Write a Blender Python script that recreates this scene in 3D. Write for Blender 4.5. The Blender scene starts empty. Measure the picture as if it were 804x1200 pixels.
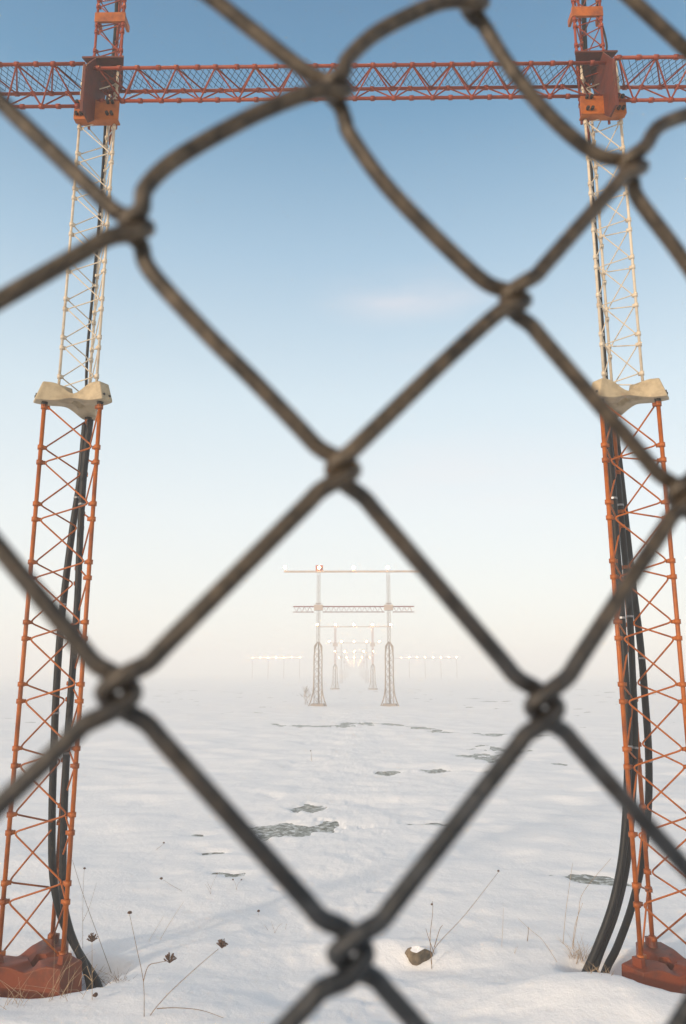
import bpy, math, random
import numpy as np
from mathutils import Vector, Matrix
random.seed(7)
rng = np.random.RandomState(5)
S = bpy.context.scene
COL = S.collection
R = math.radians

# ------------------------------------------------------------------ camera
FPX, CXP, CYP = 900.0, 402.0, 600.0          # focal length in photo pixels, photo centre
EYE = Vector((0.0, 0.0, 1.6))
PITCH, YAW = R(11.7), R(0.83)                # yaw to the left
cam_d = bpy.data.cameras.new('camera')
cam = bpy.data.objects.new('camera', cam_d); COL.objects.link(cam)
cam_d.sensor_fit = 'VERTICAL'; cam_d.sensor_height = 36; cam_d.sensor_width = 24
cam_d.lens = 27.0
cam_d.clip_start = 0.01; cam_d.clip_end = 9000
cam_d.dof.use_dof = True; cam_d.dof.focus_distance = 7.0; cam_d.dof.aperture_fstop = 15.0
cam.location = EYE
cam.rotation_euler = (math.pi/2 + PITCH, 0, YAW)
S.camera = cam
Fw = Vector((-math.sin(YAW)*math.cos(PITCH), math.cos(YAW)*math.cos(PITCH), math.sin(PITCH)))
Rt = Vector((math.cos(YAW), math.sin(YAW), 0))
Up = Rt.cross(Fw)
def ray(px, py): return Fw + Rt*((px-CXP)/FPX) + Up*((CYP-py)/FPX)
def P(px, py, Y):                            # point on the sight line at forward distance Y
    d = ray(px, py); return EYE + d*(Y/d.y)
def G(px, py, z=0.0):                        # point on the ground
    d = ray(px, py); return EYE + d*((z-EYE.z)/d.z)

# ------------------------------------------------------------------ world, sun, exposure
SUN_EL, SUN_AZ = R(13), R(222)               # azimuth clockwise from +Y: behind the camera, to the left
SKYGAIN = 7.1
W = bpy.data.worlds.new('World'); S.world = W; W.use_nodes = True
wn, wl = W.node_tree.nodes, W.node_tree.links
wn.clear()
wo = wn.new('ShaderNodeOutputWorld'); bg = wn.new('ShaderNodeBackground')
sky = wn.new('ShaderNodeTexSky'); sky.sky_type = 'NISHITA'; sky.sun_disc = False
sky.sun_elevation = SUN_EL; sky.sun_rotation = SUN_AZ
sky.air_density = 1.0; sky.dust_density = 0.6; sky.ozone_density = 1.3; sky.altitude = 100
tc = wn.new('ShaderNodeTexCoord'); mp = wn.new('ShaderNodeMapping'); mp.inputs['Scale'].default_value = (1.6, 1.6, 7.0)
mp.inputs['Location'].default_value = (0.35, 0.1, 0.55)
nz = wn.new('ShaderNodeTexNoise'); nz.inputs['Scale'].default_value = 2.1; nz.inputs['Detail'].default_value = 6; nz.inputs['Roughness'].default_value = 0.55
cr = wn.new('ShaderNodeValToRGB'); cr.color_ramp.elements[0].position = 0.36; cr.color_ramp.elements[1].position = 0.66
cr.color_ramp.elements[0].color = (0, 0, 0, 1); cr.color_ramp.elements[1].color = (0.48, 0.48, 0.48, 1)
mx = wn.new('ShaderNodeMix'); mx.data_type = 'RGBA'
mx.inputs[7].default_value = (5.6, 5.0, 5.0, 1)
wl.new(tc.outputs['Generated'], mp.inputs['Vector']); wl.new(mp.outputs['Vector'], nz.inputs['Vector'])
wl.new(nz.outputs['Fac'], cr.inputs['Fac'])
masks = []
for (cpx, cpy), (wx_, wz_), amt in (((478, 348), (.16, .045), 1.0), ((520, 415), (.10, .035), .45), ((570, 560), (.32, .10), .55)):
    d0 = ray(cpx, cpy).normalized()
    sb = wn.new('ShaderNodeVectorMath'); sb.operation = 'SUBTRACT'; wl.new(tc.outputs['Generated'], sb.inputs[0]); sb.inputs[1].default_value = d0
    ml = wn.new('ShaderNodeVectorMath'); ml.operation = 'MULTIPLY'; wl.new(sb.outputs[0], ml.inputs[0]); ml.inputs[1].default_value = (1/wx_, 1/wx_, 1/wz_)
    ln = wn.new('ShaderNodeVectorMath'); ln.operation = 'LENGTH'; wl.new(ml.outputs[0], ln.inputs[0])
    mr_ = wn.new('ShaderNodeMapRange'); mr_.interpolation_type = 'SMOOTHSTEP'; mr_.inputs['From Min'].default_value = 1; mr_.inputs['From Max'].default_value = 0; mr_.inputs['To Max'].default_value = amt
    wl.new(ln.outputs['Value'], mr_.inputs['Value']); masks.append(mr_.outputs['Result'])
ad1 = wn.new('ShaderNodeMath'); wl.new(masks[0], ad1.inputs[0]); wl.new(masks[1], ad1.inputs[1])
ad2 = wn.new('ShaderNodeMath'); wl.new(ad1.outputs[0], ad2.inputs[0]); wl.new(masks[2], ad2.inputs[1])
mm_ = wn.new('ShaderNodeMath'); mm_.operation = 'MULTIPLY'; wl.new(ad2.outputs[0], mm_.inputs[0]); wl.new(cr.outputs['Color'], mm_.inputs[1])
wl.new(mm_.outputs[0], mx.inputs[0])
# misty winter air: the sky pales towards the horizon
sx = wn.new('ShaderNodeSeparateXYZ'); wl.new(tc.outputs['Generated'], sx.inputs[0])
gr = wn.new('ShaderNodeValToRGB'); ge = gr.color_ramp.elements
STOPS = [(0.0, (.83, .81, .775)), (.10, (.80, .81, .785)), (.20, (.75, .80, .81)), (.34, (.60, .715, .78)), (.50, (.34, .50, .64)), (.64, (.125, .285, .45)), (.80, (.05, .15, .29))]
ge[0].position, ge[1].position = STOPS[0][0], STOPS[-1][0]; ge[0].color = (*STOPS[0][1], 1); ge[1].color = (*STOPS[-1][1], 1)
for p_, c_ in STOPS[1:-1]: ge.new(p_).color = (*c_, 1)
wl.new(sx.outputs['Z'], gr.inputs['Fac'])
sc_ = wn.new('ShaderNodeVectorMath'); sc_.operation = 'SCALE'; sc_.inputs['Scale'].default_value = SKYGAIN
wl.new(gr.outputs['Color'], sc_.inputs[0])
m2 = wn.new('ShaderNodeMix'); m2.data_type = 'RGBA'; m2.inputs[0].default_value = 0.85
wl.new(sky.outputs['Color'], m2.inputs[6]); wl.new(sc_.outputs[0], m2.inputs[7])
# warm glow of the low sun in the misty sky around it
dt = wn.new('ShaderNodeVectorMath'); dt.operation = 'DOT_PRODUCT'; wl.new(tc.outputs['Generated'], dt.inputs[0])
dt.inputs[1].default_value = (math.sin(SUN_AZ)*math.cos(SUN_EL), math.cos(SUN_AZ)*math.cos(SUN_EL), math.sin(SUN_EL))
gl_ = wn.new('ShaderNodeMapRange'); gl_.inputs['From Min'].default_value = -0.15; gl_.inputs['From Max'].default_value = 1.0
gl_.inputs['To Max'].default_value = 0.62; gl_.interpolation_type = 'SMOOTHSTEP'
wl.new(dt.outputs['Value'], gl_.inputs['Value'])
m3 = wn.new('ShaderNodeMix'); m3.data_type = 'RGBA'; m3.inputs[7].default_value = (9.6, 7.7, 5.5, 1)
wl.new(gl_.outputs['Result'], m3.inputs[0]); wl.new(m2.outputs[2], m3.inputs[6])
wl.new(m3.outputs[2], mx.inputs[6]); wl.new(mx.outputs[2], bg.inputs['Color'])
bg.inputs['Strength'].default_value = 0.10
wl.new(bg.outputs['Background'], wo.inputs['Surface'])
sd = bpy.data.lights.new('sun', 'SUN'); sun = bpy.data.objects.new('sun', sd); COL.objects.link(sun)
sd.energy = 2.0; sd.angle = R(3.0); sd.color = (1.0, 0.80, 0.60)
sdir = Vector((math.sin(SUN_AZ)*math.cos(SUN_EL), math.cos(SUN_AZ)*math.cos(SUN_EL), math.sin(SUN_EL)))
sun.rotation_euler = sdir.to_track_quat('Z', 'Y').to_euler()
S.view_settings.view_transform = 'Standard'; S.view_settings.look = 'None'
S.view_settings.exposure = 0.80; S.view_settings.gamma = 1
S.render.engine = 'CYCLES'
S.cycles.use_denoising = True
S.cycles.volume_bounces = 2; S.cycles.max_bounces = 8; S.cycles.diffuse_bounces = 3
S.cycles.sample_clamp_indirect = 4.0
HAZE = 0.0104

# ------------------------------------------------------------------ materials
def mat(name, base, rough=0.6, metal=0.0, var=None, vscale=8.0, vpos=(0.4, 0.65), bump=0.0, bscale=40.0, spec=0.4, emit=None, estr=0):
    m = bpy.data.materials.new(name); m.use_nodes = True
    n, l = m.node_tree.nodes, m.node_tree.links
    b = n['Principled BSDF']
    b.inputs['Base Color'].default_value = (*base, 1); b.inputs['Roughness'].default_value = rough
    b.inputs['Metallic'].default_value = metal; b.inputs['Specular IOR Level'].default_value = spec
    t = n.new('ShaderNodeTexCoord')
    if var:
        nt = n.new('ShaderNodeTexNoise'); nt.inputs['Scale'].default_value = vscale; nt.inputs['Detail'].default_value = 7; nt.inputs['Roughness'].default_value = 0.65
        l.new(t.outputs['Object'], nt.inputs['Vector'])
        c = n.new('ShaderNodeValToRGB'); e = c.color_ramp.elements
        e[0].position, e[1].position = vpos; e[0].color = (*base, 1); e[1].color = (*var, 1)
        l.new(nt.outputs['Fac'], c.inputs['Fac']); l.new(c.outputs['Color'], b.inputs['Base Color'])
    if bump:
        nb = n.new('ShaderNodeTexNoise'); nb.inputs['Scale'].default_value = bscale; nb.inputs['Detail'].default_value = 5
        l.new(t.outputs['Object'], nb.inputs['Vector'])
        bp = n.new('ShaderNodeBump'); bp.inputs['Strength'].default_value = bump; bp.inputs['Distance'].default_value = 0.01
        l.new(nb.outputs['Fac'], bp.inputs['Height']); l.new(bp.outputs['Normal'], b.inputs['Normal'])
    if emit:
        b.inputs['Emission Color'].default_value = (*emit, 1); b.inputs['Emission Strength'].default_value = estr
        m.cycles.emission_sampling = 'NONE'
    return m
M = {
 'orange': mat('orange_paint', (0.38, 0.092, 0.002), 0.5, var=(0.13, 0.026, 0.003), vscale=9, vpos=(0.45, 0.75), bump=0.15, bscale=60),
 'red': mat('red_orange_paint', (0.23, 0.030, 0.004), 0.55, var=(0.13, 0.015, 0.003), vscale=9, vpos=(0.45, 0.75), bump=0.15, bscale=60),
 'darkred': mat('shaded_red_paint', (0.11, 0.016, 0.004), 0.6, var=(0.05, 0.010, 0.004), vscale=12, vpos=(0.4, 0.7), bump=0.2, bscale=60),  # red darkened to put the clamp plates' shade into the paint
 'white': mat('weathered_white_paint', (0.58, 0.49, 0.37), 0.55, var=(0.34, 0.24, 0.15), vscale=14, vpos=(0.5, 0.8), bump=0.15, bscale=60),
 'cast': mat('weathered_cast_aluminium', (0.44, 0.35, 0.22), 0.6, metal=0.0, var=(0.20, 0.15, 0.09), vscale=11, vpos=(0.45, 0.75), bump=0.15, bscale=60),
 'castorange': mat('orange_casting', (0.19, 0.033, 0.003), 0.6, var=(0.05, 0.016, 0.008), vscale=7, vpos=(0.5, 0.75), bump=0.12, bscale=50),
 'hose': mat('black_rubber', (0.005, 0.005, 0.006), 0.5, spec=0.25, var=(0.010, 0.010, 0.010), vscale=20, bump=0.1, bscale=100),
 'mesh': mat('dark_wire_mesh', (0.03, 0.03, 0.035), 0.5, metal=0.5),
 'bolt': mat('dark_bolt_steel', (0.03, 0.025, 0.022), 0.5, metal=0.6),
 'steel': mat('galvanised_steel', (0.3, 0.3, 0.31), 0.45, metal=0.7, var=(0.2, 0.2, 0.21), vscale=10),
 'stem': mat('dry_stem', (0.17, 0.105, 0.062), 0.8, var=(0.26, 0.18, 0.11), vscale=30),
 'straw': mat('dry_straw', (0.42, 0.30, 0.18), 0.8, var=(0.26, 0.17, 0.10), vscale=20),
 'seed': mat('seed_head', (0.075, 0.042, 0.028), 0.9, var=(0.15, 0.09, 0.06), vscale=60),
 'stone': mat('stone', (0.22, 0.165, 0.105), 0.9, var=(0.05, 0.045, 0.035), vscale=12, bump=0.8, bscale=30),
 'cap': mat('snow_cap', (0.84, 0.84, 0.86), 0.8),
 'hazed': mat('faded_hazed_red_paint', (0.44, 0.34, 0.27), 0.6, var=(0.32, 0.24, 0.19), vscale=5),  # weathered red, paled further so the colour carries some of the fog
 'lamp': mat('lamp_housing', (0.45, 0.10, 0.03), 0.5),
 'lens': mat('lit_lamp_lens', (1, 0.8, 0.5), 0.4, emit=(1.0, 0.52, 0.19), estr=70.0),
 'hazemetal': mat('weathered_hazed_metal', (0.34, 0.26, 0.20), 0.55, var=(0.22, 0.16, 0.12), vscale=5),  # weathered tone of the far masts and cables, paled to imitate fog
}

def wire_mat():
    m = bpy.data.materials.new('two_tone_fence_wire'); m.use_nodes = True; n, l = m.node_tree.nodes, m.node_tree.links; b = n['Principled BSDF']
    t = n.new('ShaderNodeTexCoord')
    def noise(sc, det, ro=.6):
        q = n.new('ShaderNodeTexNoise'); q.inputs['Scale'].default_value = sc; q.inputs['Detail'].default_value = det; q.inputs['Roughness'].default_value = ro
        l.new(t.outputs['Object'], q.inputs['Vector']); return q
    def ramp(src, p0, c0, p1, c1):
        q = n.new('ShaderNodeValToRGB'); e = q.color_ramp.elements; e[0].position, e[1].position = p0, p1; e[0].color = (*c0, 1); e[1].color = (*c1, 1)
        l.new(src, q.inputs['Fac']); return q
    brown_tone = ramp(noise(260, 8, .7).outputs['Fac'], .38, (.017, .012, .007), .68, (.12, .088, .056))
    dark_tone = ramp(noise(180, 8, .7).outputs['Fac'], .42, (.005, .007, .010), .75, (.045, .050, .058))
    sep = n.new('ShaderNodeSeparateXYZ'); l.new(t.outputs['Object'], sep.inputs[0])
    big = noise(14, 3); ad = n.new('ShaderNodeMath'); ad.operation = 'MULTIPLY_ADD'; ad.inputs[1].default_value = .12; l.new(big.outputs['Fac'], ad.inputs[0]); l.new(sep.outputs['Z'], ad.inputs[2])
    mr = n.new('ShaderNodeMapRange'); mr.inputs['From Min'].default_value = 1.625; mr.inputs['From Max'].default_value = 1.70; l.new(ad.outputs[0], mr.inputs['Value'])  # brown tone higher up, blue-black tone lower down, blended by height and noise
    mx_ = n.new('ShaderNodeMix'); mx_.data_type = 'RGBA'; l.new(mr.outputs['Result'], mx_.inputs[0]); l.new(dark_tone.outputs['Color'], mx_.inputs[6]); l.new(brown_tone.outputs['Color'], mx_.inputs[7])
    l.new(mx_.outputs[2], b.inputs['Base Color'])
    b.inputs['Roughness'].default_value = .33; b.inputs['Specular IOR Level'].default_value = .5; b.inputs['Metallic'].default_value = .1
    nb = noise(700, 6); bp = n.new('ShaderNodeBump'); bp.inputs['Strength'].default_value = .7; bp.inputs['Distance'].default_value = .0006
    l.new(nb.outputs['Fac'], bp.inputs['Height']); l.new(bp.outputs['Normal'], b.inputs['Normal'])
    return m
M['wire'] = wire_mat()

# ------------------------------------------------------------------ mesh builder
class MB:
    def __init__(s): s.v = []; s.f = []
    def box(s, c, size, rot=None):
        x, y, z = (q/2 for q in size); b = len(s.v)
        for p in ((-x,-y,-z),(x,-y,-z),(x,y,-z),(-x,y,-z),(-x,-y,z),(x,-y,z),(x,y,z),(-x,y,z)):
            q = Vector(p)
            if rot: q = rot @ q
            s.v.append(tuple(Vector(c)+q))
        for f in ((0,3,2,1),(4,5,6,7),(0,1,5,4),(1,2,6,5),(2,3,7,6),(3,0,4,7)): s.f.append(tuple(b+i for i in f))
        return s
    def prism(s, pts, vec):                  # closed polygon extruded by vec
        b = len(s.v); n = len(pts); vec = Vector(vec)
        for p in pts: s.v.append(tuple(p))
        for p in pts: s.v.append(tuple(Vector(p)+vec))
        s.f.append(tuple(b+i for i in reversed(range(n)))); s.f.append(tuple(b+n+i for i in range(n)))
        for i in range(n): j = (i+1) % n; s.f.append((b+i, b+j, b+n+j, b+n+i))
        return s
    def tube(s, pts, r, n=8, cap=True):      # r: number or list
        pts = [Vector(p) for p in pts]; k = len(pts)
        rr = r if isinstance(r, (list, tuple)) else [r]*k
        t0 = (pts[1]-pts[0]).normalized()
        u = t0.orthogonal().normalized(); b = len(s.v)
        for i, p in enumerate(pts):
            t = (pts[min(i+1, k-1)]-pts[max(i-1, 0)])
            t = t.normalized() if t.length > 1e-9 else t0
            u = (u - t*u.dot(t)).normalized(); w = t.cross(u)
            for a in range(n):
                an = 2*math.pi*a/n
                s.v.append(tuple(p + (u*math.cos(an)+w*math.sin(an))*rr[i]))
        for i in range(k-1):
            for a in range(n):
                c = (a+1) % n
                s.f.append((b+i*n+a, b+i*n+c, b+(i+1)*n+c, b+(i+1)*n+a))
        if cap:
            s.f.append(tuple(b+a for a in reversed(range(n)))); s.f.append(tuple(b+(k-1)*n+a for a in range(n)))
        return s
    def build(s, name, m, parent=None, smooth=False, bevel=0.0):
        me = bpy.data.meshes.new(name); me.from_pydata(s.v, [], s.f); me.update()
        if smooth: me.polygons.foreach_set('use_smooth', [len(f.vertices) <= 4 for f in me.polygons])
        me.materials.append(m)
        o = bpy.data.objects.new(name, me); COL.objects.link(o)
        if parent: o.parent = parent
        if bevel:
            bv = o.modifiers.new('bevel', 'BEVEL'); bv.width = bevel; bv.segments = 2; bv.limit_method = 'ANGLE'
        return o
def soften(o, deg=42):
    o.data.polygons.foreach_set('use_smooth', [True]*len(o.data.polygons)); o.data.set_sharp_from_angle(angle=R(deg)); return o
def tag(o, label=None, cat=None, group=None, kind=None):
    if label: o['label'] = label
    if cat: o['category'] = cat
    if group: o['group'] = group
    if kind: o['kind'] = kind
    return o
def empty(name, loc=(0, 0, 0)):
    o = bpy.data.objects.new(name, None); COL.objects.link(o); o.location = loc; o.empty_display_size = 0.2
    return o
def rounded(pts, c=0.03, n=4):               # cut the corners of a polyline with small arcs
    pts = [Vector(p) for p in pts]; out = [pts[0]]
    for i in range(1, len(pts)-1):
        a, b, d = pts[i-1], pts[i], pts[i+1]
        p0 = b + (a-b).normalized()*min(c, (a-b).length*0.45); p1 = b + (d-b).normalized()*min(c, (d-b).length*0.45)
        for q in range(n+1):
            t = q/n; out.append(p0*(1-t)**2 + b*2*t*(1-t) + p1*t*t)
    out.append(pts[-1]); return out
def spline(pts, n=8):
    pts = [Vector(p) for p in pts]; out = []
    for i in range(len(pts)-1):
        p0 = pts[max(i-1, 0)]; p1 = pts[i]; p2 = pts[i+1]; p3 = pts[min(i+2, len(pts)-1)]
        for q in range(n):
            t = q/n
            out.append(0.5*((2*p1)+(p2-p0)*t+(2*p0-5*p1+4*p2-p3)*t*t+(3*p1-p0-3*p2+p3)*t**3))
    out.append(pts[-1]); return out

# ------------------------------------------------------------------ value noise (numpy)
PERM = rng.rand(512, 512)
def vnoise(x, y):
    xi = np.floor(x).astype(int); yi = np.floor(y).astype(int)
    fx = x-xi; fy = y-yi; fx = fx*fx*fx*(fx*(fx*6-15)+10); fy = fy*fy*fy*(fy*(fy*6-15)+10)
    a = PERM[xi % 512, yi % 512]; b = PERM[(xi+1) % 512, yi % 512]; c = PERM[xi % 512, (yi+1) % 512]; d = PERM[(xi+1) % 512, (yi+1) % 512]
    return (a*(1-fx)+b*fx)*(1-fy)+(c*(1-fx)+d*fx)*fy - 0.5
def fbm(x, y, o=4, g=0.5):
    s = 0; a = 1.0
    for i in range(o): s = s + a*vnoise(x*2**i+17.3*i, y*2**i-9.1*i); a *= g
    return s
def sstep(a, b, x):
    t = np.clip((x-a)/(b-a), 0, 1); return t*t*(3-2*t)

# ------------------------------------------------------------------ masts' places
XL, XR, YM = -1.705, 1.655, 4.50             # mast axes of the near frame

# ------------------------------------------------------------------ snow field over frozen ground
DIPS = []                                    # (x, y, rx, ry, depth) where the crust has melted through
def dip(px, py, hw, hh, depth=0.16):
    c = G(px, py); e = G(px+hw, py); n_ = G(px, py+hh); f_ = G(px, py-hh)
    DIPS.append((c.x, (n_.y+f_.y)/2, abs(e.x-c.x), max(0.03, (f_.y-n_.y)/2), depth))
for a in ((352, 971, 55, 9), (318, 973, 28, 5), (357, 947, 22, 3.5), (255, 998, 16, 2.2), (252, 1022, 20, 4.5, .12), (575, 887, 26, 8), (592, 878, 22, 4), (560, 905, 26, 2.2),
          (510, 904, 26, 2.0), (455, 905, 12, 1.5), (700, 1029, 34, 7), (330, 1042, 16, 1.6, .08), (620, 862, 30, 2), (560, 930, 18, 2, .1), (505, 966, 22, 1.8, .1),
          (440, 1044, 10, 1.5, .08), (600, 968, 14, 2, .1), (235, 975, 14, 1.5, .08), (655, 895, 12, 1.5), (300, 958, 8, 1.2, .1)):
    dip(*a)
for k in range(30):                          # the long thin line of bare ground across the field
    px = 322+k*10; py = 849.5+2.0*math.sin(k*.35)+max(0, px-430)*0.07
    dip(px, py, 8.5, (1.0 if k < 3 else 1.9 if k < 14 else 1.2)*(0.7+.6*random.random()), 0.11+0.07*random.random())
WELLS = [(XL, YM, .42, .10), (XR, YM, .46, .12), (XR-.33, YM+.12, .20, .09), (XL+.34, YM+.12, .13, .05)]
def snow_h(x, y, bare=False):
    amp = 0.35+0.65*sstep(4, 14, y)
    h = 0.07*amp*fbm(x*0.45+3, y*0.45+1, 2) + 0.062*amp*fbm(x*1.1+11, y*2.0+5, 4) + 0.016*fbm(x*3.1, y*4.3+20, 3)
    h = h + 0.007*fbm(x*13, y*15, 3) + .012*np.maximum(0, fbm(x*2.2, y*5.5, 2)-.1) - .05*np.maximum(0, fbm(x*2.7+60, y*2.3+31, 2)-.30) + 0.35*sstep(30, 220, y)*fbm(x*0.02, y*0.02+3, 3)
    # drift between the fence and the masts
    h = h + 0.085*(1-sstep(3.6, 4.45, y + 0.22*np.cos(x*1.7+0.3) + .10*np.sin(x*3.3)))
    h = h + 0.10*np.exp(-((x-1.05)/.42)**2-((y-4.16)/.26)**2) + 0.05*np.exp(-((x+.9)/.5)**2-((y-4.2)/.3)**2)
    h = h + 0.07*np.exp(-((x-.28)/.5)**2-((y-4.95)/.16)**2) - 0.045*np.exp(-((x+.46)/.2)**2-((y-5.45)/.28)**2) - 0.05*np.exp(-((x-.35)/.22)**2-((y-4.68)/.10)**2)
    h = np.maximum(h, -0.035+0.012*fbm(x*2, y*2, 2))
    for wx, wy, wr, wd in WELLS:
        r = np.hypot(x-wx, (y-wy)*1.15); h = h - wd*(1-sstep(wr*.6, wr*1.15, r))
    if bare: return h
    wob = 1.3*fbm(x*3.6+40, y*2.2+7, 3)+0.55*fbm(x*10, y*8, 3)
    h0 = h
    for cx, cy, rx, ry, dp in DIPS:
        near = (abs(x-cx) < 3*rx) & (abs(y-cy) < 3*ry)
        r = np.sqrt(((x-cx)/rx)**2+((y-cy)/ry)**2)
        h = np.where(near, np.minimum(h, h0-dp*.35*np.clip(1.35-r+wob*(r < 2.6), 0, .75)), h)
    return h
def grid_mesh(xs, ys, z, name, m):
    nx, ny = len(xs), len(ys)
    X, Y = np.meshgrid(xs, ys); co = np.stack([X, Y, z(X, Y)], -1).reshape(-1, 3).astype(np.float32)
    i = (np.arange(ny-1)[:, None]*nx+np.arange(nx-1)[None, :]).ravel()
    q = np.stack([i, i+1, i+1+nx, i+nx], -1).astype(np.int32)
    me = bpy.data.meshes.new(name); me.vertices.add(len(co)); me.vertices.foreach_set('co', co.ravel())
    me.loops.add(q.size); me.loops.foreach_set('vertex_index', q.ravel())
    me.polygons.add(len(q)); me.polygons.foreach_set('loop_start', np.arange(0, q.size, 4, dtype=np.int32))
    me.update(calc_edges=True); me.polygons.foreach_set('use_smooth', np.ones(len(q), bool))
    me.materials.append(m); o = bpy.data.objects.new(name, me); COL.objects.link(o); return o
def sinhspace(a, n, k):
    t = np.linspace(-1, 1, n); return a*np.sinh(k*t)/np.sinh(k)
xs = sinhspace(2200, 620, 12.3)
ys = np.concatenate([np.linspace(-60, 2.5, 60)[:-1], np.linspace(2.5, 3.6, 30)[:-1], 3.6*np.exp(np.linspace(0, math.log(2300/3.6), 950))])

snow = bpy.data.materials.new('snow'); snow.use_nodes = True
n, l = snow.node_tree.nodes, snow.node_tree.links; b = n['Principled BSDF']
b.inputs['Base Color'].default_value = (0.88, 0.88, 0.89, 1); b.inputs['Roughness'].default_value = 0.75; b.inputs['Specular IOR Level'].default_value = 0.25
t = n.new('ShaderNodeTexCoord'); n1 = n.new('ShaderNodeTexNoise'); n1.inputs['Scale'].default_value = 14; n1.inputs['Detail'].default_value = 10; n1.inputs['Roughness'].default_value = .68
bp = n.new('ShaderNodeBump'); bp.inputs['Strength'].default_value = 0.75; bp.inputs['Distance'].default_value = 0.016
l.new(t.outputs['Object'], n1.inputs['Vector']); l.new(n1.outputs['Fac'], bp.inputs['Height']); l.new(bp.outputs['Normal'], b.inputs['Normal'])
o = grid_mesh(xs, ys, snow_h, 'snow_field', snow); tag(o, kind='structure')

fg = bpy.data.materials.new('frozen_ground'); fg.use_nodes = True
n, l = fg.node_tree.nodes, fg.node_tree.links; b = n['Principled BSDF']
t = n.new('ShaderNodeTexCoord'); n1 = n.new('ShaderNodeTexNoise'); n1.inputs['Scale'].default_value = 15; n1.inputs['Detail'].default_value = 8; n1.inputs['Roughness'].default_value = .7
c = n.new('ShaderNodeValToRGB'); e = c.color_ramp.elements
e[0].position = .40; e[0].color = (0.06, 0.055, 0.03, 1); e[1].position = .59; e[1].color = (0.66, 0.67, 0.67, 1)
x1 = c.color_ramp.elements.new(.5); x1.color = (0.22, 0.225, 0.18, 1)
l.new(t.outputs['Object'], n1.inputs['Vector']); l.new(n1.outputs['Fac'], c.inputs['Fac']); l.new(c.outputs['Color'], b.inputs['Base Color'])
b.inputs['Roughness'].default_value = 0.45
bp = n.new('ShaderNodeBump'); bp.inputs['Strength'].default_value = 0.8; bp.inputs['Distance'].default_value = 0.02
l.new(n1.outputs['Fac'], bp.inputs['Height']); l.new(bp.outputs['Normal'], b.inputs['Normal'])
def ground_h(x, y): return snow_h(x, y, True)-0.020+0.010*fbm(x*7, y*5, 3)-3.0*sstep(70, 220, y)-.03*(1-sstep(4.6, 5.2, y))
o = grid_mesh(sinhspace(2150, 520, 12.3), ys[::2], ground_h, 'frozen_ground', fg); tag(o, kind='structure')

# ------------------------------------------------------------------ haze
hb = MB().box((0, 1130, 5.4), (4600, 2440, 14.0))
hm = bpy.data.materials.new('haze'); hm.use_nodes = True; n, l = hm.node_tree.nodes, hm.node_tree.links
n.remove(n['Principled BSDF']); pv = n.new('ShaderNodeVolumePrincipled')
pv.inputs['Color'].default_value = (0.97, 0.97, 0.96, 1); pv.inputs['Density'].default_value = HAZE; pv.inputs['Anisotropy'].default_value = 0.0
l.new(pv.outputs['Volume'], n['Material Output'].inputs['Volume'])
HZ_BOT, HZ_TOP = -4.6, 7.0
hb = MB().box((0, 1130, (HZ_BOT+HZ_TOP)/2), (4600, 2440, HZ_TOP-HZ_BOT))
haze = hb.build('haze', hm); tag(haze, kind='stuff')
haze['label'] = 'pale ground fog lying over the snow field'

# ------------------------------------------------------------------ lattice sections
def tri(w):                                  # legs: left front, right front, rear
    return [Vector((-w/2, -w*.2887, 0)), Vector((w/2, -w*.2887, 0)), Vector((0, w*.5774, 0))]
def section(w, z0, z1, zk, per, leg_r, rod_r, n=8, flip=False, clamps=True, drop=.733):
    mb = MB(); L = tri(w)
    for p in L: mb.tube([p+Vector((0, 0, z0)), p+Vector((0, 0, z1))], leg_r, n)
    zs = zk-math.floor((zk-z0)/per)*per; nodes = []
    while zs-per < z1: nodes.append(zs); zs += per
    nodes = [q for q in nodes if q-per < z1+per]
    inw = [(-p).normalized()*(leg_r*1.5) for p in L]
    for a, c in ((0, 1), (2, 0), (1, 2)):
        pa, pc = L[a], L[c]; d = (pc-pa).normalized()*leg_r*1.8
        pts = []
        for z in reversed(nodes):
            for p, zz in ((pa+d, z), (pc-d, z-per*drop)):
                pts.append(p+Vector((0, 0, zz)))
        pts = [q for q in pts if z0+.01 < q.z < z1-.01]
        if len(pts) > 2: mb.tube(rounded(pts, w*.10 if n > 5 else .01, 4 if n > 5 else 1), rod_r, max(4, n-2))
    if clamps:
        for i, p in enumerate(L):
            for z in nodes:
                for zz in (z, z-per*drop):
                    if z0+.01 < zz < z1-.01:
                        mb.tube([p+Vector((0, 0, zz-.013)), p+Vector((0, 0, zz+.013))], leg_r*1.55, n)
                        q = p+Vector((0, 0, zz)); i_ = (-p).normalized()
                        ang = math.atan2(i_.y, i_.x)
                        mb.box(q+i_*leg_r*1.5, (leg_r*2.2, leg_r*1.8, .02), Matrix.Rotation(ang, 3, 'Z'))
    return mb
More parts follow.
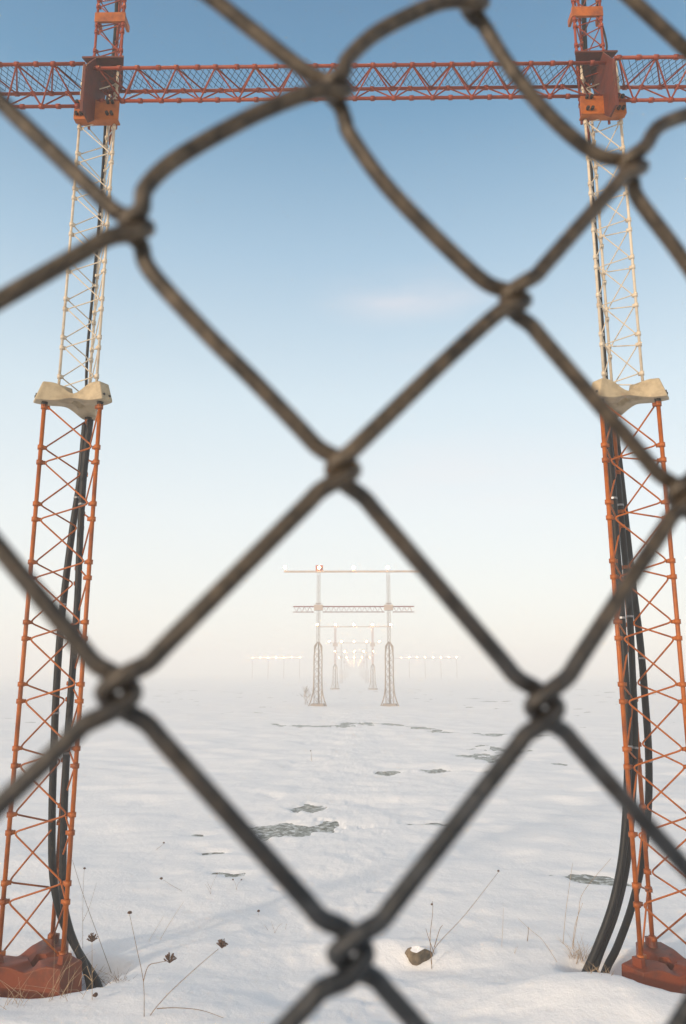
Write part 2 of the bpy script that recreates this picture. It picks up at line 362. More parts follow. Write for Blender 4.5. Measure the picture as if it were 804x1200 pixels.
def lobed(rl, hw, rs, zb, zl, zsad, draft=.82, inner=.055, n=12, arch=0.0):
    # three-armed casting: flat ended lobes over the legs joined by concave saddles
    outline = []
    for k in range(3):
        th = math.pi*7/6 + k*2*math.pi/3     # first arm towards the left front leg
        th2 = th + 2*math.pi/3
        er = Vector((math.cos(th), math.sin(th), 0)); et = Vector((-math.sin(th), math.cos(th), 0))
        er2 = Vector((math.cos(th2), math.sin(th2), 0)); et2 = Vector((-math.sin(th2), math.cos(th2), 0))
        a0 = er*rl - et*hw*.8; a1 = er*rl + et*hw*.8
        outline.append((a0, 1, er)); outline.append((a1, 1, er))
        b0 = er*(rl-hw*.9)+et*hw; outline.append((b0, 1, er))
        b1 = er2*(rl-hw*.9)-et2*hw
        mid = (er+er2).normalized()*rs
        for q in range(1, n):
            t = q/n; p = b0*(1-t)**2+mid*2*t*(1-t)+b1*t*t
            w = 0.5+0.5*math.cos(2*math.pi*t); outline.append((p, w**.8, (er*(1-t)+er2*t).normalized()))
        outline.append((b1, 1, er2))
    m = MB(); N = len(outline)
    for p, w, e in outline:
        ztop = zsad+(zl-zsad)*w; zbt = zb+arch*(1-w)
        m.v.append((p.x, p.y, zbt)); q = p*draft
        m.v.append((p.x*.995, p.y*.995, zbt+(ztop-zbt)*.12))
        m.v.append((q.x, q.y, ztop-.004)); q = p*(draft-.03); m.v.append((q.x, q.y, ztop))
        q = p.normalized()*inner; m.v.append((q.x, q.y, ztop-.01)); m.v.append((q.x, q.y, zbt+.01))
    for i in range(N):
        j = (i+1) % N
        for k in range(6):
            k2 = (k+1) % 6
            m.f.append((i*6+k, j*6+k, j*6+k2, i*6+k2))
    return m

def add_lamp(parent, loc, boxy=False, s=1.0, power=0):
    h = MB()
    h.tube([Vector(loc)+Vector((0, 0, -.16*s)), Vector(loc)+Vector((0, 0, -.03*s))], .014*s, 6)
    h.tube([Vector(loc)+Vector((0, .10*s, 0)), Vector(loc)+Vector((0, .05*s, 0)), Vector(loc)+Vector((0, -.055*s, 0))], [.03*s, .07*s, .085*s], 12)
    if boxy: h.box(Vector(loc)+Vector((0, .16*s, -.02)), (.42*s, .10*s, .36*s))
    o = h.build('lamp', M['lamp'], parent, smooth=not boxy)
    g = MB(); g.tube([Vector(loc)+Vector((0, -.056*s, 0)), Vector(loc)+Vector((0, -.085*s, 0)), Vector(loc)+Vector((0, -.10*s, 0))], [.082*s, .066*s, .03*s], 12)
    g.build('lens', M['lens'], o, smooth=True)
    if power:
        L = bpy.data.lights.new('lamp_beam', 'SPOT'); L.energy = power; L.color = (1.0, .66, .36); L.spot_size = R(24); L.spot_blend = 1.0; L.shadow_soft_size = .05*s
        q = bpy.data.objects.new('lamp_beam', L); COL.objects.link(q); q.parent = o; q.location = Vector(loc)+Vector((0, -.13*s, 0)); q.rotation_euler = (R(90), 0, 0)
    return o

# ================================================================== NEAR FRAME
near = empty('approach_light_frame', (0, YM, 0))
tag(near, 'tall orange and white lattice frame straddling the view just behind the fence', 'light frame', 'approach light frames in a row')
def local(px, py, Y): return P(px, py, Y)-Vector((0, YM, 0))
for X, sgn in ((XL, -1), (XR, 1)):
    lean = Vector((0, 0, 0))
    lo = section(.34, .09, 3.23, .396, .3463, .0125, .0052, 10).build('mast', M['orange'], near, smooth=True)
    lo.location = (X, 0, 0); lo.rotation_euler = (0, 0, 0)
    up = section(.232, 3.24, 5.62, 3.564, .259, .0085, .0038, 10).build('upper_section', M['white'], lo, smooth=True)
    tag(up, 'white painted upper lattice section')
    tp = section(.180, 5.12, 6.40, 5.26, .205, .0085, .0042, 10).build('top_section', M['red'], lo, smooth=True)
    tag(tp, 'red orange top lattice section'); 
    up.location = (.012 if sgn < 0 else -.015, 0, 0)
    tp.location = (.045 if sgn < 0 else -.06, 0, 0)
    cz = lobed(.256, .052, .078, 3.195, 3.318, 3.255, .86, .045, 14, .022).build('collar', M['cast'], lo, bevel=.008); soften(cz)
    for k in range(3):
        th = math.pi*7/6+k*2*math.pi/3; er = Vector((math.cos(th), math.sin(th), 0)); et = Vector((-math.sin(th), math.cos(th), 0))
        for q_ in (-.022, .022):
            c0_ = er*.243+et*q_+Vector((0, 0, 3.232)); bb = MB(); bb.tube([c0_-er*.012, c0_+er*.010], .008, 6); bb.build('bolt', M['bolt'], lo)
    # sockets under the collar
    for p in tri(.34):
        so = MB()
        so.tube([p+Vector((0, 0, 3.165)), p+Vector((0, 0, 3.205))], .019, 12)
        so.build('socket', M['bolt'], lo, smooth=True)
    br = MB()                                # bracket round the top section
    br.box((tp.location.x, -.055, 5.985), (.21, .02, .075)); br.box((tp.location.x+.095, .0, 5.985), (.02, .09, .05)); br.box((tp.location.x-.095, .0, 5.985), (.02, .09, .05))
    br.build('bracket', M['orange'], lo, bevel=.003)
    bs = lobed(.285, .095, .17, -.25, .105, .075, .93, .05, 14).build('base_casting', M['castorange'], lo, bevel=.028); soften(bs)
    for p in tri(.34):
        ft = MB()
        ft.tube([p+Vector((0, 0, .07)), p+Vector((0, 0, .15))], [.034, .018], 12)
        ft.box(p*1.10+Vector((0, 0, .115)), (.03, .06, .06), Matrix.Rotation(math.atan2(p.y, p.x), 3, 'Z'))
        ft.build('foot_socket', M['castorange'], lo, bevel=.003)
    # clamp that carries the cross beam
    cl = MB(); ux = up.location.x
    tx = ux-.045*sgn
    cl.prism([(tx-.14, -.17, 5.563), (tx+.14, -.17, 5.563), (tx+.035, .15, 5.563), (tx-.035, .15, 5.563)], (0, 0, .014))
    co = cl.build('mast_clamp', M['darkred'], near, bevel=.003); co.location = (X, 0, 0)
    pl = MB(); gx = ux + (-.006 if sgn > 0 else -.012)
    pl.prism([(gx, -.32, 5.05), (gx, -.32, 5.37), (gx, -.17, 5.560), (gx, .08, 5.560), (gx, .02, 5.34), (gx, -.10, 5.15), (gx, -.20, 5.05)], (.012, 0, 0))
    pl.box((gx+.006, -.325, 5.20), (.020, .012, .34))
    pl.build('side_plate', M['darkred'], co, bevel=.002)
    fp = MB()
    fp.box((ux-.012*sgn, -.115, 5.215), (.29, .012, .145)); fp.box((ux-.012*sgn, -.085, 5.147), (.28, .06, .012)); fp.box((ux+.135, -.09, 5.215), (.012, .05, .13)); fp.box((ux-.135, -.09, 5.215), (.012, .05, .13))
    fp.build('face_plate', M['orange'], co, bevel=.002)
    for bx in (-.115, -.085, .085, .115):
        for bz in (5.175, 5.26):
            bb = MB(); bb.tube([(ux+bx, -.145, bz), (ux+bx, -.12, bz)], .011, 6); bb.build('bolt', M['bolt'], co)
# cross beam of three lengths
def truss(x0, x1, yf, w, zt, dep, r=.011, rr=.0055, n=8):
    m = MB(); yb = yf+w; ym = yf+w/2; zb = zt-dep
    for y, z in ((yf, zt), (yb, zt), (ym, zb)): m.tube([(x0, y, z), (x1, y, z)], r, n)
    st = .25; k = max(1, round((x1-x0)/st)); st = (x1-x0)/k
    for (ya, za), (yc, zc) in (((yf, zt), (ym, zb)), ((yb, zt), (ym, zb)), ((yf, zt), (yb, zt))):
        pts = []
        for i in range(k):
            xa = x0+i*st
            pts += [(xa+.03, ya, za), (xa+st*.66, yc, zc)]
        m.tube(rounded(pts, .025, 2), rr, 6)
    for i in range(k+1):
        for y, z in ((yf, zt), (yb, zt), (ym, zb)):
            for dx in (.03, st*.66):
                xx = x0+i*st+dx
                if xx < x1-.02: m.tube([(xx-.014, y, z), (xx+.014, y, z)], r*1.5, n)
    return m
def mesh_panel(x0, x1, y0, y1, z, cell=.042, r=.0019):
    m = MB()
    k = int((x1-x0+(y1-y0))/cell)
    for s_ in (1, -1):
        for i in range(-int((y1-y0)/cell)-1, k+2):
            xa = x0+i*cell; pa = Vector((xa, y0, z)); pc = Vector((xa+s_*(y1-y0)*.55, y1, z))
            lo_, hi_ = sorted((pa.x, pc.x))
            if lo_ < x0 or hi_ > x1: continue
            m.tube([pa, (pa+pc)/2+Vector((0, 0, -.004*s_)), pc], r, 4, cap=False)
    return m
gl, gr_ = XL+.008, XR-.013
zb_ = 5.42
for x0, x1, yf, w, zt, dep, cat_ in ((gl+.012, gr_-.010, -.215, .205, 5.440, .160, 'inner'), (-3.35, gl-.012, -.300, .255, 5.400, .205, 'outer'), (gr_+.012, 3.3, -.300, .255, 5.400, .205, 'outer')):
    tb = truss(x0, x1, yf, w, zt, dep).build('cross_beam', M['red'], near, smooth=True)
    mesh_panel(x0+.01, x1-.01, yf+.012, yf+w-.012, zt+.012).build('mesh_panel', M['mesh'], tb)
lb = MB().box((0, 0, 6.42), (6.9, .07, .07)); lb.box((0, .0, 6.42), (6.9, .02, .1)); lb.build('light_bar', M['red'], near)
for i in range(5): add_lamp(near, (i*1.66-3.32, 0, 6.64))

# ------------------------------------------------------------------ hoses and cables of the near frame
def hose(pts, r, label, grp, double=False):
    w = [P(*p) for p in pts]; m = MB(); sp = spline(w, 10)
    m.tube(sp, r, 12)
    tag(m.build('power_cable', M['hose'], None, smooth=True), label, 'cable', grp)
    o_ = [q for q in COL.objects if q.get('label') == label][0]
    if r > .015 and pts[0][1] > 300:
        for k_ in (14, 33, 52):
            if k_ < len(sp)-12:
                t_ = MB(); dv = (sp[k_+1]-sp[k_]).normalized()
                t_.tube([sp[k_]-dv*.006, sp[k_]+dv*.006], r*1.09, 12); t_.box(sp[k_]+Vector((0, -r*1.15, 0)), (.012, .008, .010)); t_.build('cable_tie', M['steel'], o_)
    return sp
GC = 'black cables running down the masts'
hose([(100, 496, 4.72), (94, 560, 4.71), (85, 620, 4.69), (76, 690, 4.68), (70, 750, 4.67), (65.5, 820, 4.67), (62.5, 900, 4.66), (61, 960, 4.66), (62, 1025, 4.66), (72, 1075, 4.66), (90, 1112, 4.68), (106, 1138, 4.66), (114, 1152, 4.6), (120, 1176, 4.52)], .021,
     'thick black cable left of the rear leg inside the left mast', GC)
hose([(106, 492, 4.62), (98, 560, 4.60), (93.5, 640, 4.60), (90, 720, 4.60), (84, 800, 4.59), (79, 870, 4.58), (76, 930, 4.58), (74, 1000, 4.58), (74, 1050, 4.58), (82, 1090, 4.62), (98, 1130, 4.60), (104, 1148, 4.55), (108, 1172, 4.5)], .020,
     'black cable between rear and right legs of the left mast', GC)
hose([(124, 132, 4.66), (121, 190, 4.62), (116, 260, 4.62), (109, 340, 4.62), (102, 420, 4.64), (101, 497, 4.70)], .009,
     'black cable inside the white upper section of the left mast', GC)
hose([(138, -10, 4.62), (136, 40, 4.62), (131, 90, 4.64), (124, 134, 4.66)], .018, 'black cable inside the red top section of the left mast', GC)
hose([(711, 488, 4.64), (717, 560, 4.62), (721, 620, 4.62), (727, 700, 4.61), (732, 780, 4.60), (736, 860, 4.59), (735, 930, 4.58), (730, 1000, 4.57), (718, 1060, 4.56), (700, 1110, 4.55), (690, 1132, 4.55), (684, 1146, 4.5)], .022,
     'thick black cable reaching the snow furthest left of the right mast', GC)
hose([(716, 492, 4.72), (724, 560, 4.70), (731, 640, 4.69), (737, 700, 4.68), (741, 780, 4.66), (744, 860, 4.64), (741, 940, 4.62), (735, 1010, 4.60), (722, 1068, 4.58), (703, 1118, 4.57), (694, 1144, 4.5)], .019,
     'black cable lying against the thick cable of the right mast', GC)
hose([(720, 494, 4.80), (730, 580, 4.80), (741, 680, 4.80), (750, 750, 4.80), (756, 820, 4.80), (760, 880, 4.80), (760, 940, 4.79), (754, 1000, 4.77), (741, 1060, 4.74), (724, 1108, 4.70), (713, 1130, 4.66), (707, 1145, 4.6)], .021,
     'black cable bowing out behind the right mast into the snow', GC)
hose([(688, 132, 4.62), (693, 200, 4.62), (699, 290, 4.62), (706, 380, 4.62), (711, 450, 4.64), (713, 490, 4.66)], .011,
     'black cable inside the white upper section of the right mast', GC)
hose([(684, -10, 4.64), (685, 40, 4.64), (687, 90, 4.66), (689, 134, 4.66)], .017, 'black cable inside the red top section of the right mast', GC)
hose([(697, -8, 4.50), (703, 20, 4.47), (709, 42, 4.45), (711, 57, 4.46), (706, 68, 4.52), (690, 84, 4.62), (686, 100, 4.66)], .007, 'thin black cable looped outside the red top of the right mast', GC)

# ================================================================== FAR FRAMES
def far_mast(zl, zc, zt, detail):
    """zl: top of the lower section, zc: beam height, zt: light bar height"""
    n = 5 if detail else 4
    lo = section(.36, .0, zl, .3, .345, .022 if detail else .028, .009, n, clamps=False)
    L = tri(.36)
    up = section(.15, zl, zt, zl+.2, .26, .010 if detail else .018, .005, n, clamps=False)
    col = MB()
    for p, q in zip(L, tri(.15)): col.tube([p+Vector((0, 0, zl-.02)), q+Vector((0, 0, zl+.14))], .03, n)
    return lo, up, col
def frame(idx, Y, zt, zc, zl, label, nl=5, beam=False, detail=False, extra=None, sep=3.36, grp='approach light frames in a row'):
    f = empty('approach_light_frame', (0.0, Y, 0)); tag(f, label, 'light frame', grp)
    cx = -0.03
    for s_ in (-1, 1):
        lo, up, col = far_mast(zl, zc, zt, detail)
        a = lo.build('mast', M['hazemetal'], f); a.location = (cx+s_*sep/2, 0, 0)
        if detail or idx <= 3:
            u_ = up.build('upper_section', M['orange'] if not detail else M['hazemetal'], a)
            col.build('collar', M['hazemetal'], a)
            cb = MB()
            for k, (dx, dy) in enumerate(((-.38, -.22), (.36, -.2), (.05, .40))):
                cb.tube(spline([(dx*1.2, dy, -.05), (dx*.85, dy*.7, .25), (dx*.58, dy*.5, .7), (dx*.5, dy*.45, 1.5), (dx*.48, dy*.42, zl-.3), (dx*.1, dy*.1, zl+.2)], 5), .028, 6)
            cb.build('cable_bundle', M['hazemetal'], a, smooth=True)
            bs = lobed(.40, .11, .22, -.05, .12, .08).build('base_casting', M['hazemetal'], a)
        else:
            up.build('upper_section', M['hazemetal'], a)
        c = MB(); c.box((0, 0, zc), (.42, .34, .26)); c.box((0, 0, zc+.2), (.28, .24, .03)); o_ = c.build('mast_clamp', M['hazed'], f); o_.location = (cx+s_*sep/2, 0, 0)
    half = 3.32
    b_ = MB(); b_.box((cx, 0, zt), (half*2+.1, .07, .055)); b_.box((cx, 0, zt+.05), (half*2+.06, .03, .03)); b_.build('light_bar', M['hazed'], f)
    if beam:
        for x0, x1 in ((-2.90, -sep/2-.2), (-sep/2+.2, sep/2-.2), (sep/2+.2, 2.90)):
            tb = truss(cx+x0, cx+x1, -.12, .24, zc+.05, .26, .018, .007, 5).build('cross_beam', M['red'], f)
            mesh_panel(cx+x0, cx+x1, -.10, .10, zc-.2, .06, .003).build('mesh_panel', M['mesh'], tb)
    xsl = [cx+(i-(nl-1)/2)*1.66 for i in range(nl)] + (extra or []); fr_ = idx > 6
    for i, x in enumerate(xsl):
        add_lamp(f, (x, 0, zt+.21), boxy=(detail and i == 1), s=.85 if Y < 60 else (.85 if fr_ else .95+Y/350), power=120 if fr_ else min(420, 110*(Y/37)))
    return f
frame(2, 37.0, 6.30, 4.58, 2.75, 'second light frame, with a long cross beam and a boxed lamp', beam=True, detail=True)
frame(3, 70.0, 5.50, 3.9, 2.0, 'third light frame, fading in the fog between the masts of the second', detail=False)
frame(4, 103.0, 5.22, 3.4, 1.8, 'fourth light frame, low bar of five lamps deep in the fog')
frame(5, 136.0, 4.75, 3.1, 1.6, 'fifth light frame, faint bar of lamps just above the wide row')
# wide cross row with its own posts
Y6 = 169.0
f6 = frame(6, Y6, 4.25, 2.8, 1.6, 'sixth light frame, standing in the middle of the wide row of lamps')
wide = [P(296+9.2*k, 771, Y6).x for k in range(7)], [P(461+9.25*k, 771, Y6).x for k in range(9)]
for side, xs_, lab in ((0, wide[0], 'left half of the wide low row of lamps on thin posts'), (1, wide[1], 'right half of the wide low row of lamps on thin posts')):
    r_ = empty('lamp_row', (0, Y6, 0)); tag(r_, lab, 'lamp row', 'wide cross row of approach lamps')
    bb = MB(); bb.box(((xs_[0]+xs_[-1])/2, 0, 4.30), (abs(xs_[-1]-xs_[0])+.3, .10, .10)); bb.build('light_bar', M['red'], r_)
    for i, x in enumerate(xs_):
        add_lamp(r_, (x, 0, 4.5), s=1.25, power=260)
        if i % 2 == 0:
            p_ = MB(); p_.tube([(x, .1, -.1), (x, .1, 4.3)], .09, 6); p_.build('post', M['hazemetal'], r_)
for k in range(7, 22):
    Y = 37+33*(k-2)
    frame(k, Y, 4.25-min(1.4, .11*(k-6)), 2.6, 1.5, 'distant light frame lost in the fog, only its lamps showing', nl=3, grp='farthest light frames')

# ================================================================== CHAIN LINK FENCE
FA = R(-13.0); FD = 0.127
Fn = Vector((math.sin(FA), math.cos(FA), 0)); Fs = Vector((math.cos(FA), -math.sin(FA), 0))
def fence_st(px, py):
    d = ray(px, py); t_ = FD/Fn.dot(d); p = d*t_
    return p.dot(Fs), p.z
KN = {(0, 0): (402, 549), (0, 2): (396, 104), (0, -2): (411, 1116), (1, 1): (604, 350), (1, -1): (638, 826), (1, 3): (556, 2), (-1, 1): (160, 266), (-1, -1): (139, 812),
      (2, 2): (742, 194), (2, 0): (800, 578), (2, -2): (860, 1075), (3, 3): (882, 118), (3, 1): (890, 420), (-2, 0): (-160, 452), (-2, 2): (-130, -12), (-2, -2): (-175, 1110), (-1, 3): (196, -52), (2, 4): (706, -45),
      (-1, -3): (120, 1420), (1, -3): (665, 1400)}
keys = list(KN); st = np.array([fence_st(*KN[k]) for k in keys]); ij = np.array(keys, float)
A = np.c_[ij, np.ones(len(ij))]
c0, s0 = st[keys.index((0, 0))][0], st[keys.index((0, 0))][1]
PH = 0.0345; PV = 0.0350                     # half pitches
reg = np.c_[c0+ij[:, 0]*PH, s0+ij[:, 1]*PV]
res = st-reg
Kd = np.linalg.norm(ij[:, None]-ij[None], axis=2); SG = 1.6
Wt = np.linalg.solve(np.exp(-(Kd/SG)**2)+1e-6*np.eye(len(ij)), res)
def knuckle(i, j):
    if (i, j) in KN: return np.array(fence_st(*KN[(i, j)]))
    d = np.hypot(ij[:, 0]-i, ij[:, 1]-j); r0 = np.exp(-(d/SG)**2)@Wt
    dm = d.min(); r0 = r0*max(0, 1-dm/4.0) if dm > 1 else r0
    return np.array((c0+i*PH, s0+j*PV))+np.clip(r0, -.02, .02)
WR = 0.00158
LEG = {((-1, 1), (0, 2)): [(172, 226), (212, 190), (300, 141)], ((0, 2), (1, 3)): [(405, 78), (440, 46), (500, 16)],
       ((1, 3), (2, 2)): [(568, 18), (602, 72), (652, 132), (702, 173)], ((2, 2), (3, 3)): [(752, 176), (775, 150)], ((2, 2), (3, 1)): [(754, 228), (802, 292)],
       ((-1, 1), (0, 0)): [(176, 312), (240, 383), (300, 443), (352, 497)], ((0, 2), (1, 1)): [(413, 152), (452, 207), (502, 260), (552, 308)],
       ((0, 0), (1, 1)): [(430, 512), (520, 425)]}
def to3(s_, z_, dep): return EYE + Fn*(FD+dep) + Fs*s_ + Vector((0, 0, z_))
fence = empty('chain_link_fence', (0, 0.13, 0)); tag(fence, 'weathered chain link fence, out of focus, right in front of everything', 'fence')
finv = fence.location
ZB, ZT = 0.03, 2.35
def wire(k):
    rb = WR*1.12; pts = []
    j0 = int((ZT-EYE.z-s0)/PV); j1 = int((ZB-EYE.z-s0)/PV)
    prev = None
    for j in range(j0, j1-1, -1):
        # this wire turns at column k on one parity and at column k+1 on the other
        i = k if (k+j) % 2 == 0 else k+1
        kn = knuckle(i, j); left = (i == k); sg = -1 if left else 1
        # left turn: arrives on the front leg (nearer), leaves behind; right turn: the reverse
        lw = min(1, max(0, (.030-kn[1])/.05)); dd = .0015+.0005*lw; vv = .0024+.0005*lw; nd = .0058+.0006*lw
        fin = -1 if left else 1
        if prev is not None:
            pk, pi, pj = prev; fr = -1 if left else 1    # '/' legs (ending at a left turn) are in front
            a_, b_ = (i, j), (pi, pj); key = (a_, b_) if (a_, b_) in LEG else (b_, a_)
            mids = LEG.get(key)
            if mids: mm = [np.array(fence_st(*q)) for q in (mids if key == (b_, a_) else mids[::-1])]
            else: mm = [pk*(1-t_)+kn*t_ for t_ in (.2, .5, .8)]
            u0 = mm[0]-pk; u0 = u0/np.linalg.norm(u0); u1 = mm[-1]-kn; u1 = u1/np.linalg.norm(u1)
            q0, q1 = pk+u0*nd, kn+u1*nd
            if np.linalg.norm(mm[0]-pk) > .0085: pts.append(to3(q0[0], q0[1], fr*rb))
            for q in mm: pts.append(to3(q[0], q[1], fr*rb))
            if np.linalg.norm(mm[-1]-kn) > .0085: pts.append(to3(q1[0], q1[1], fr*rb))
        pts.append(to3(kn[0]-sg*.0008, kn[1]+vv, fin*rb))
        pts.append(to3(kn[0]+sg*dd, kn[1]+.0007, fin*rb*.45))
        pts.append(to3(kn[0]+sg*dd, kn[1]-.0007, -fin*rb*.45))
        pts.append(to3(kn[0]-sg*.0008, kn[1]-vv, -fin*rb))
        prev = (kn, i, j)
    m = MB(); vis = -4 <= k <= 4
    m.tube([p-finv for p in spline(pts, 6 if vis else 3)], WR, 14 if vis else 6)
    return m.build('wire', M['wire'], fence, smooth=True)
for k in range(-19, 19): wire(k)
# posts and top rail outside the picture carry the mesh
pm = MB()
for s_ in (-19.3*PH, 19.6*PH):
    p = EYE+Fn*(FD+.036)+Fs*(s_+c0)-finv
    q = MB(); q.tube([(p.x, p.y, -.3), (p.x, p.y, 2.42)], .030, 14); q.build('post', M['steel'], fence, smooth=True)
a_ = EYE+Fn*(FD+.03)+Fs*(-19.6*PH+c0)-finv; b_ = EYE+Fn*(FD+.03)+Fs*(19.9*PH+c0)-finv
q = MB(); q.tube([(a_.x, a_.y, 2.40), (b_.x, b_.y, 2.40)], .021, 12); q.build('top_rail', M['steel'], fence, smooth=True)

# ================================================================== WEEDS, GRASS, STONE
def snow_z(x, y): return float(snow_h(np.array([[x]]), np.array([[y]]))[0, 0])
def root_at(px, py):
    d = ray(px, py); t_ = np.linspace(2.5/d.y, 60/d.y, 6000)
    X_, Y_, Z_ = d.x*t_, d.y*t_, EYE.z+d.z*t_
    hz = snow_h(X_[None, :], Y_[None, :])[0]; k = int(np.argmax(Z_ <= hz))
    return Vector((X_[k], Y_[k], hz[k]))
def plant_pt(px, py, base, off=0): # a point over the plant's root, seen at px,py
    return P(px, py, base.y+off)
def umbel(c, r, m, up=Vector((0, 0, 1)), n=55):
    for i in range(n):
        d = Vector((random.gauss(0, 1), random.gauss(0, 1), abs(random.gauss(0, 1))*.8+.1)).normalized()
        e = c+d*r*random.uniform(.7, 1.05)
        m.tube([c-up*r*.5, e], [.0009, .0016], 4)
        m.tube([e, e+d*r*.22], [.0035, .0012], 5)
def weed(label, rootpx, stems, heads=(), r=.0022, cat='dried weed', mt='stem', grp=None, name='dried_weed', sink=True):
    base = root_at(*rootpx); e = empty(name, base); tag(e, label, cat, grp)
    for s_ in stems:
        pts = [plant_pt(q[0], q[1], base, q[2] if len(q) > 2 else 0) for q in s_]
        if sink and s_[0][:2] == tuple(rootpx): pts = [base-Vector((0, 0, .03))]+pts
        sp = [p-base for p in spline(pts, 6)]; k = len(sp)
        m = MB(); m.tube(sp, [r*(1-.55*i/k) for i in range(k)], 6); m.build('stem', M[mt], e, smooth=True)
    for hx, hy, hr in heads:
        m = MB(); umbel(plant_pt(hx, hy, base)-base, hr, m); m.build('seed_head', M['seed'], e)
    return e
GW = 'dried weeds sticking out of the snow'
weed('forked dried weed with a dark seed head, left foreground', (169, 1192), [[(169, 1192), (168, 1150), (160, 1110), (152, 1072)], [(168, 1150), (174, 1132), (186, 1128), (196, 1126)]], [(199, 1125, .026), (152, 1070, .009)], grp=GW)
weed('leaning dried weed with a brown seed head at its top, left foreground', (176, 1190), [[(176, 1190), (196, 1166), (228, 1136), (256, 1112)], [(184, 1182), (206, 1181), (236, 1184), (262, 1193)]], [(260, 1108, .024)], grp=GW)
weed('bare branching twig beside the brown stone', (506, 1136), [[(506, 1136), (509, 1112), (545, 1072), (584, 1022)], [(506, 1130), (504, 1100), (507, 1070), (507, 1056)], [(509, 1118), (502, 1098), (499, 1088)], [(509, 1110), (515, 1090), (519, 1084)]], [(584, 1021, .006), (506, 1060, .006)], grp=GW)
weed('small weed with a dark head lying on the snow beside the left mast', (214, 1045), [[(214, 1045), (202, 1038), (191, 1031)]], [(189, 1030, .011)], r=.0016, grp=GW)
weed('thin straight stalk leaning right below the smallest dark patch', (188, 1101), [[(188, 1101), (200, 1080), (215, 1057)]], r=.0014, mt='straw', grp=GW)
weed('short pale stalk beside the leaning stalk', (174, 1104), [[(174, 1104), (182, 1090), (192, 1073)]], r=.0012, mt='straw', grp=GW)
weed('tiny sprig with forked tips under the dark patches', (247, 1048), [[(247, 1048), (248, 1038), (255, 1024)], [(247, 1042), (243, 1034)], [(247, 1048), (243, 1040), (240, 1036)]], [(254, 1024, .005)], r=.0012, grp=GW)
weed('tiny sprig with two dark tips left of the middle fence wire', (277, 1043), [[(277, 1043), (276, 1036), (273, 1031)], [(277, 1043), (279, 1036), (283, 1031)]], [(273, 1031, .006), (283, 1031, .005)], r=.0012, grp=GW)
weed('single seed head on the snow in the middle left foreground', (303, 1073), [[(303, 1073), (303, 1069)]], [(303, 1068, .009)], r=.0013, grp=GW)
weed('cluster of fine twigs by the hollow in the snow', (322, 1094), [[(322, 1094), (320, 1086), (318, 1080)], [(322, 1094), (326, 1086), (331, 1082)], [(334, 1090), (336, 1082)], [(314, 1090), (310, 1084)]], r=.0011, grp=GW)
weed('lone distant weed standing in the snow', (365, 892), [[(365, 892), (365, 886), (364, 880)]], [(364, 880, .012)], r=.005, grp=GW)
weed('tiny twig with a curled tip up the field', (183, 996), [[(183, 996), (188, 992), (192, 989)]], [(192, 988, .009)], r=.002, grp=GW)
weed('thin upright straw between the twig and the right mast', (588, 1110), [[(588, 1110), (589, 1090), (590, 1064)]], r=.0014, mt='straw', grp=GW)
weed('dark short stub in the drift left of the right mast', (618, 1103), [[(618, 1103), (619, 1094), (619, 1086)]], r=.003, grp=GW)
weed('bent straw arching over the drift left of the right mast', (653, 1128), [[(653, 1128), (636, 1102), (622, 1090), (607, 1076)]], r=.0015, mt='straw', grp=GW)
weed('short pale sprig on the crest of the drift', (603, 1118), [[(603, 1118), (604, 1110)], [(603, 1118), (607, 1109)]], r=.0011, mt='straw', grp=GW)
weed('long straw standing tall left of the right mast hoses', (660, 1105), [[(660, 1105), (663, 1070), (667, 1040), (671, 1012)]], r=.0017, mt='straw', grp=GW)
weed('pair of long straws arching up beside the right mast hoses', (671, 1112), [[(671, 1112), (678, 1070), (684, 1045), (716, 1006)], [(671, 1112), (674, 1084), (683, 1058)]], r=.0019, mt='straw', grp=GW)
weed('skeleton of a wild carrot with a pale head beside the left mast', (108, 1172), [[(108, 1172), (108, 1140), (108, 1105)], [(108, 1150), (102, 1132)], [(108, 1140), (114, 1130)], [(108, 1150), (98, 1142), (92, 1156)]], [(108, 1101, .024), (112, 1167, .012)], r=.0018, mt='straw', grp=GW)
weed('long thin stalk leaning over the cables of the left mast', (131, 1142), [[(131, 1142), (116, 1100), (98, 1050), (85, 1008)]], r=.0020, grp=GW)
weed('upright thin stalk with a bent tip right of the left mast', (97, 1112), [[(97, 1112), (97, 1070), (98, 1030), (99, 1018)], [(97, 1080), (105, 1062), (113, 1035)]], [(99, 1018, .007)], r=.0013, grp=GW)
def tuft(label, rootpx, n, h, spread, mt='straw', lean=0.0, r=.0012, w=.05):
    base = root_at(*rootpx); m = MB()
    for i in range(n):
        a = random.uniform(0, 2*math.pi); L = h*random.uniform(.35, 1); q = Vector((random.gauss(0, w), random.gauss(0, w*.6), -.02))
        d = Vector((math.cos(a)*spread+lean, math.sin(a)*spread, 1)).normalized()
        bend = Vector((d.x, d.y, -.35))*L*random.uniform(0, .5)
        m.tube([q, q+d*L*.5, q+d*L+bend], [r, r*.8, r*.3], 4)
    o_ = m.build('dry_grass_tuft', M[mt], None); o_.location = base
    tag(o_, label, 'grass tuft', 'tufts of dry grass at the mast feet')
tuft('dense pale grass tuft where the right mast hoses enter the snow', (678, 1124), 42, .17, .55, w=.025)
tuft('small grass tuft below the hose ends by the right mast', (700, 1140), 22, .09, .6, w=.03)
tuft('brown curled grass tuft in the snow right of the left mast', (139, 1150), 30, .085, .8, 'stem', w=.025)
tuft('pale grass around the hose ends of the left mast', (120, 1150), 36, .12, .9, w=.05)
tuft('sparse long grass blades leaning across the left mast base', (60, 1170), 16, .34, .9, lean=-.3, w=.09)
tuft('low grass at the far left of the left mast base', (18, 1178), 12, .2, .8, w=.07)
tuft('few grass blades behind the right mast base', (776, 1128), 10, .10, .9, w=.05)
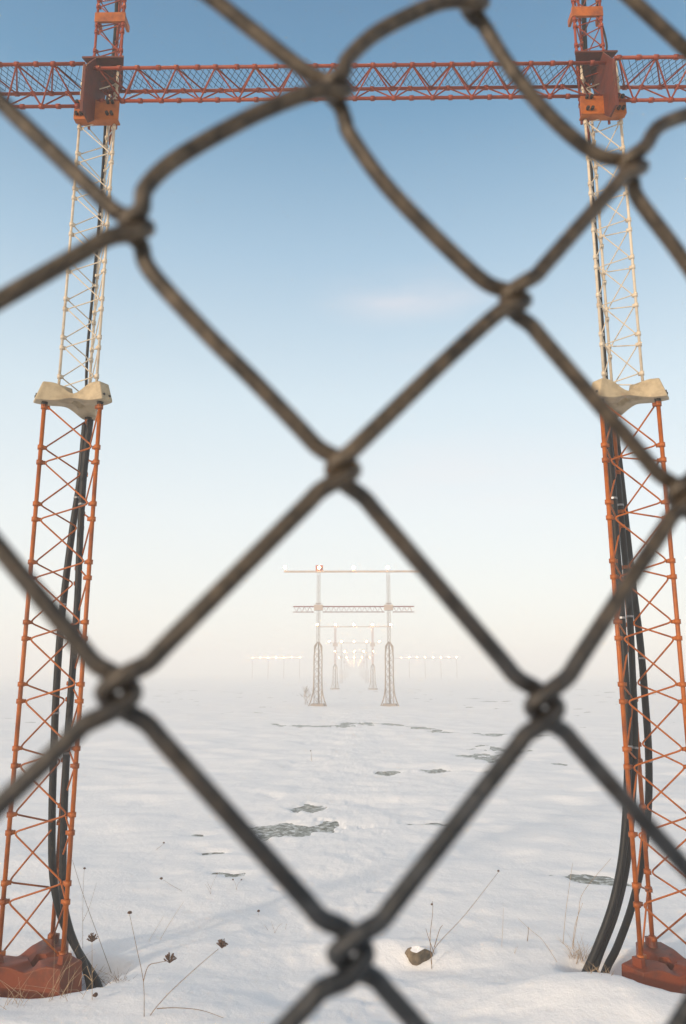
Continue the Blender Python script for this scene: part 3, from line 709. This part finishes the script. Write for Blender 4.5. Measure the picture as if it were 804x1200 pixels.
# leafless bush by the second frame
bpos = G(358, 826); e = empty('bare_bush', (bpos.x, bpos.y+.6, 0)); tag(e, 'leafless bush beside the left mast of the second frame', 'bush')
def branch(m, p, d, L, r, lv):
    q = p+d*L; m.tube([p, p+d*L*.5+Vector((random.gauss(0, L*.05), random.gauss(0, L*.05), 0)), q], [r, r*.8, r*.6], 4, cap=False)
    if lv:
        for _ in range(3 if lv > 1 else 4):
            nd = (d+Vector((random.gauss(0, .45), random.gauss(0, .45), random.gauss(.1, .2)))).normalized(); branch(m, p+d*L*random.uniform(.5, 1), nd, L*.62, r*.6, lv-1)
m = MB()
for i in range(5):
    branch(m, Vector((random.gauss(0, .06), random.gauss(0, .06), -.05)), Vector((random.gauss(0, .35), random.gauss(0, .35), 1)).normalized(), .5, .011, 3)
m.build('branches', M['stem'], e)
# stone with its cap of snow
sp_ = root_at(490, 1122); e = empty('stone', sp_); tag(e, 'brown stone with a thin snow cap in the foreground snow', 'stone')
m = MB(); NU, NV = 18, 10
def stone_pt(u, v, s=1.0):
    a = 2*math.pi*u/NU; bt = math.pi*(v/NV-.5); k = 1+.16*math.sin(3*a+1)+.08*math.sin(5*a+bt*3)
    return Vector((math.cos(a)*math.cos(bt)*.074*k*s, math.sin(a)*math.cos(bt)*.055*k*s, math.sin(bt)*.040*s+.008*math.cos(2*a+1)))
for v in range(NV+1):
    for u in range(NU): m.v.append(tuple(stone_pt(u, v)))
for v in range(NV):
    for u in range(NU): w_ = (u+1) % NU; m.f.append((v*NU+u, v*NU+w_, (v+1)*NU+w_, (v+1)*NU+u))
m.build('stone_body', M['stone'], e, smooth=True)
m = MB()
for v in range(NV+1):
    for u in range(NU):
        q = stone_pt(u, NV*.80+v*.2*.98, 1.05); m.v.append((q.x+.006*math.sin(u*1.7), q.y, q.z+.003))
for v in range(NV):
    for u in range(NU): w_ = (u+1) % NU; m.f.append((v*NU+u, v*NU+w_, (v+1)*NU+w_, (v+1)*NU+u))
m.build('snow_cap', M['cap'], e, smooth=True)
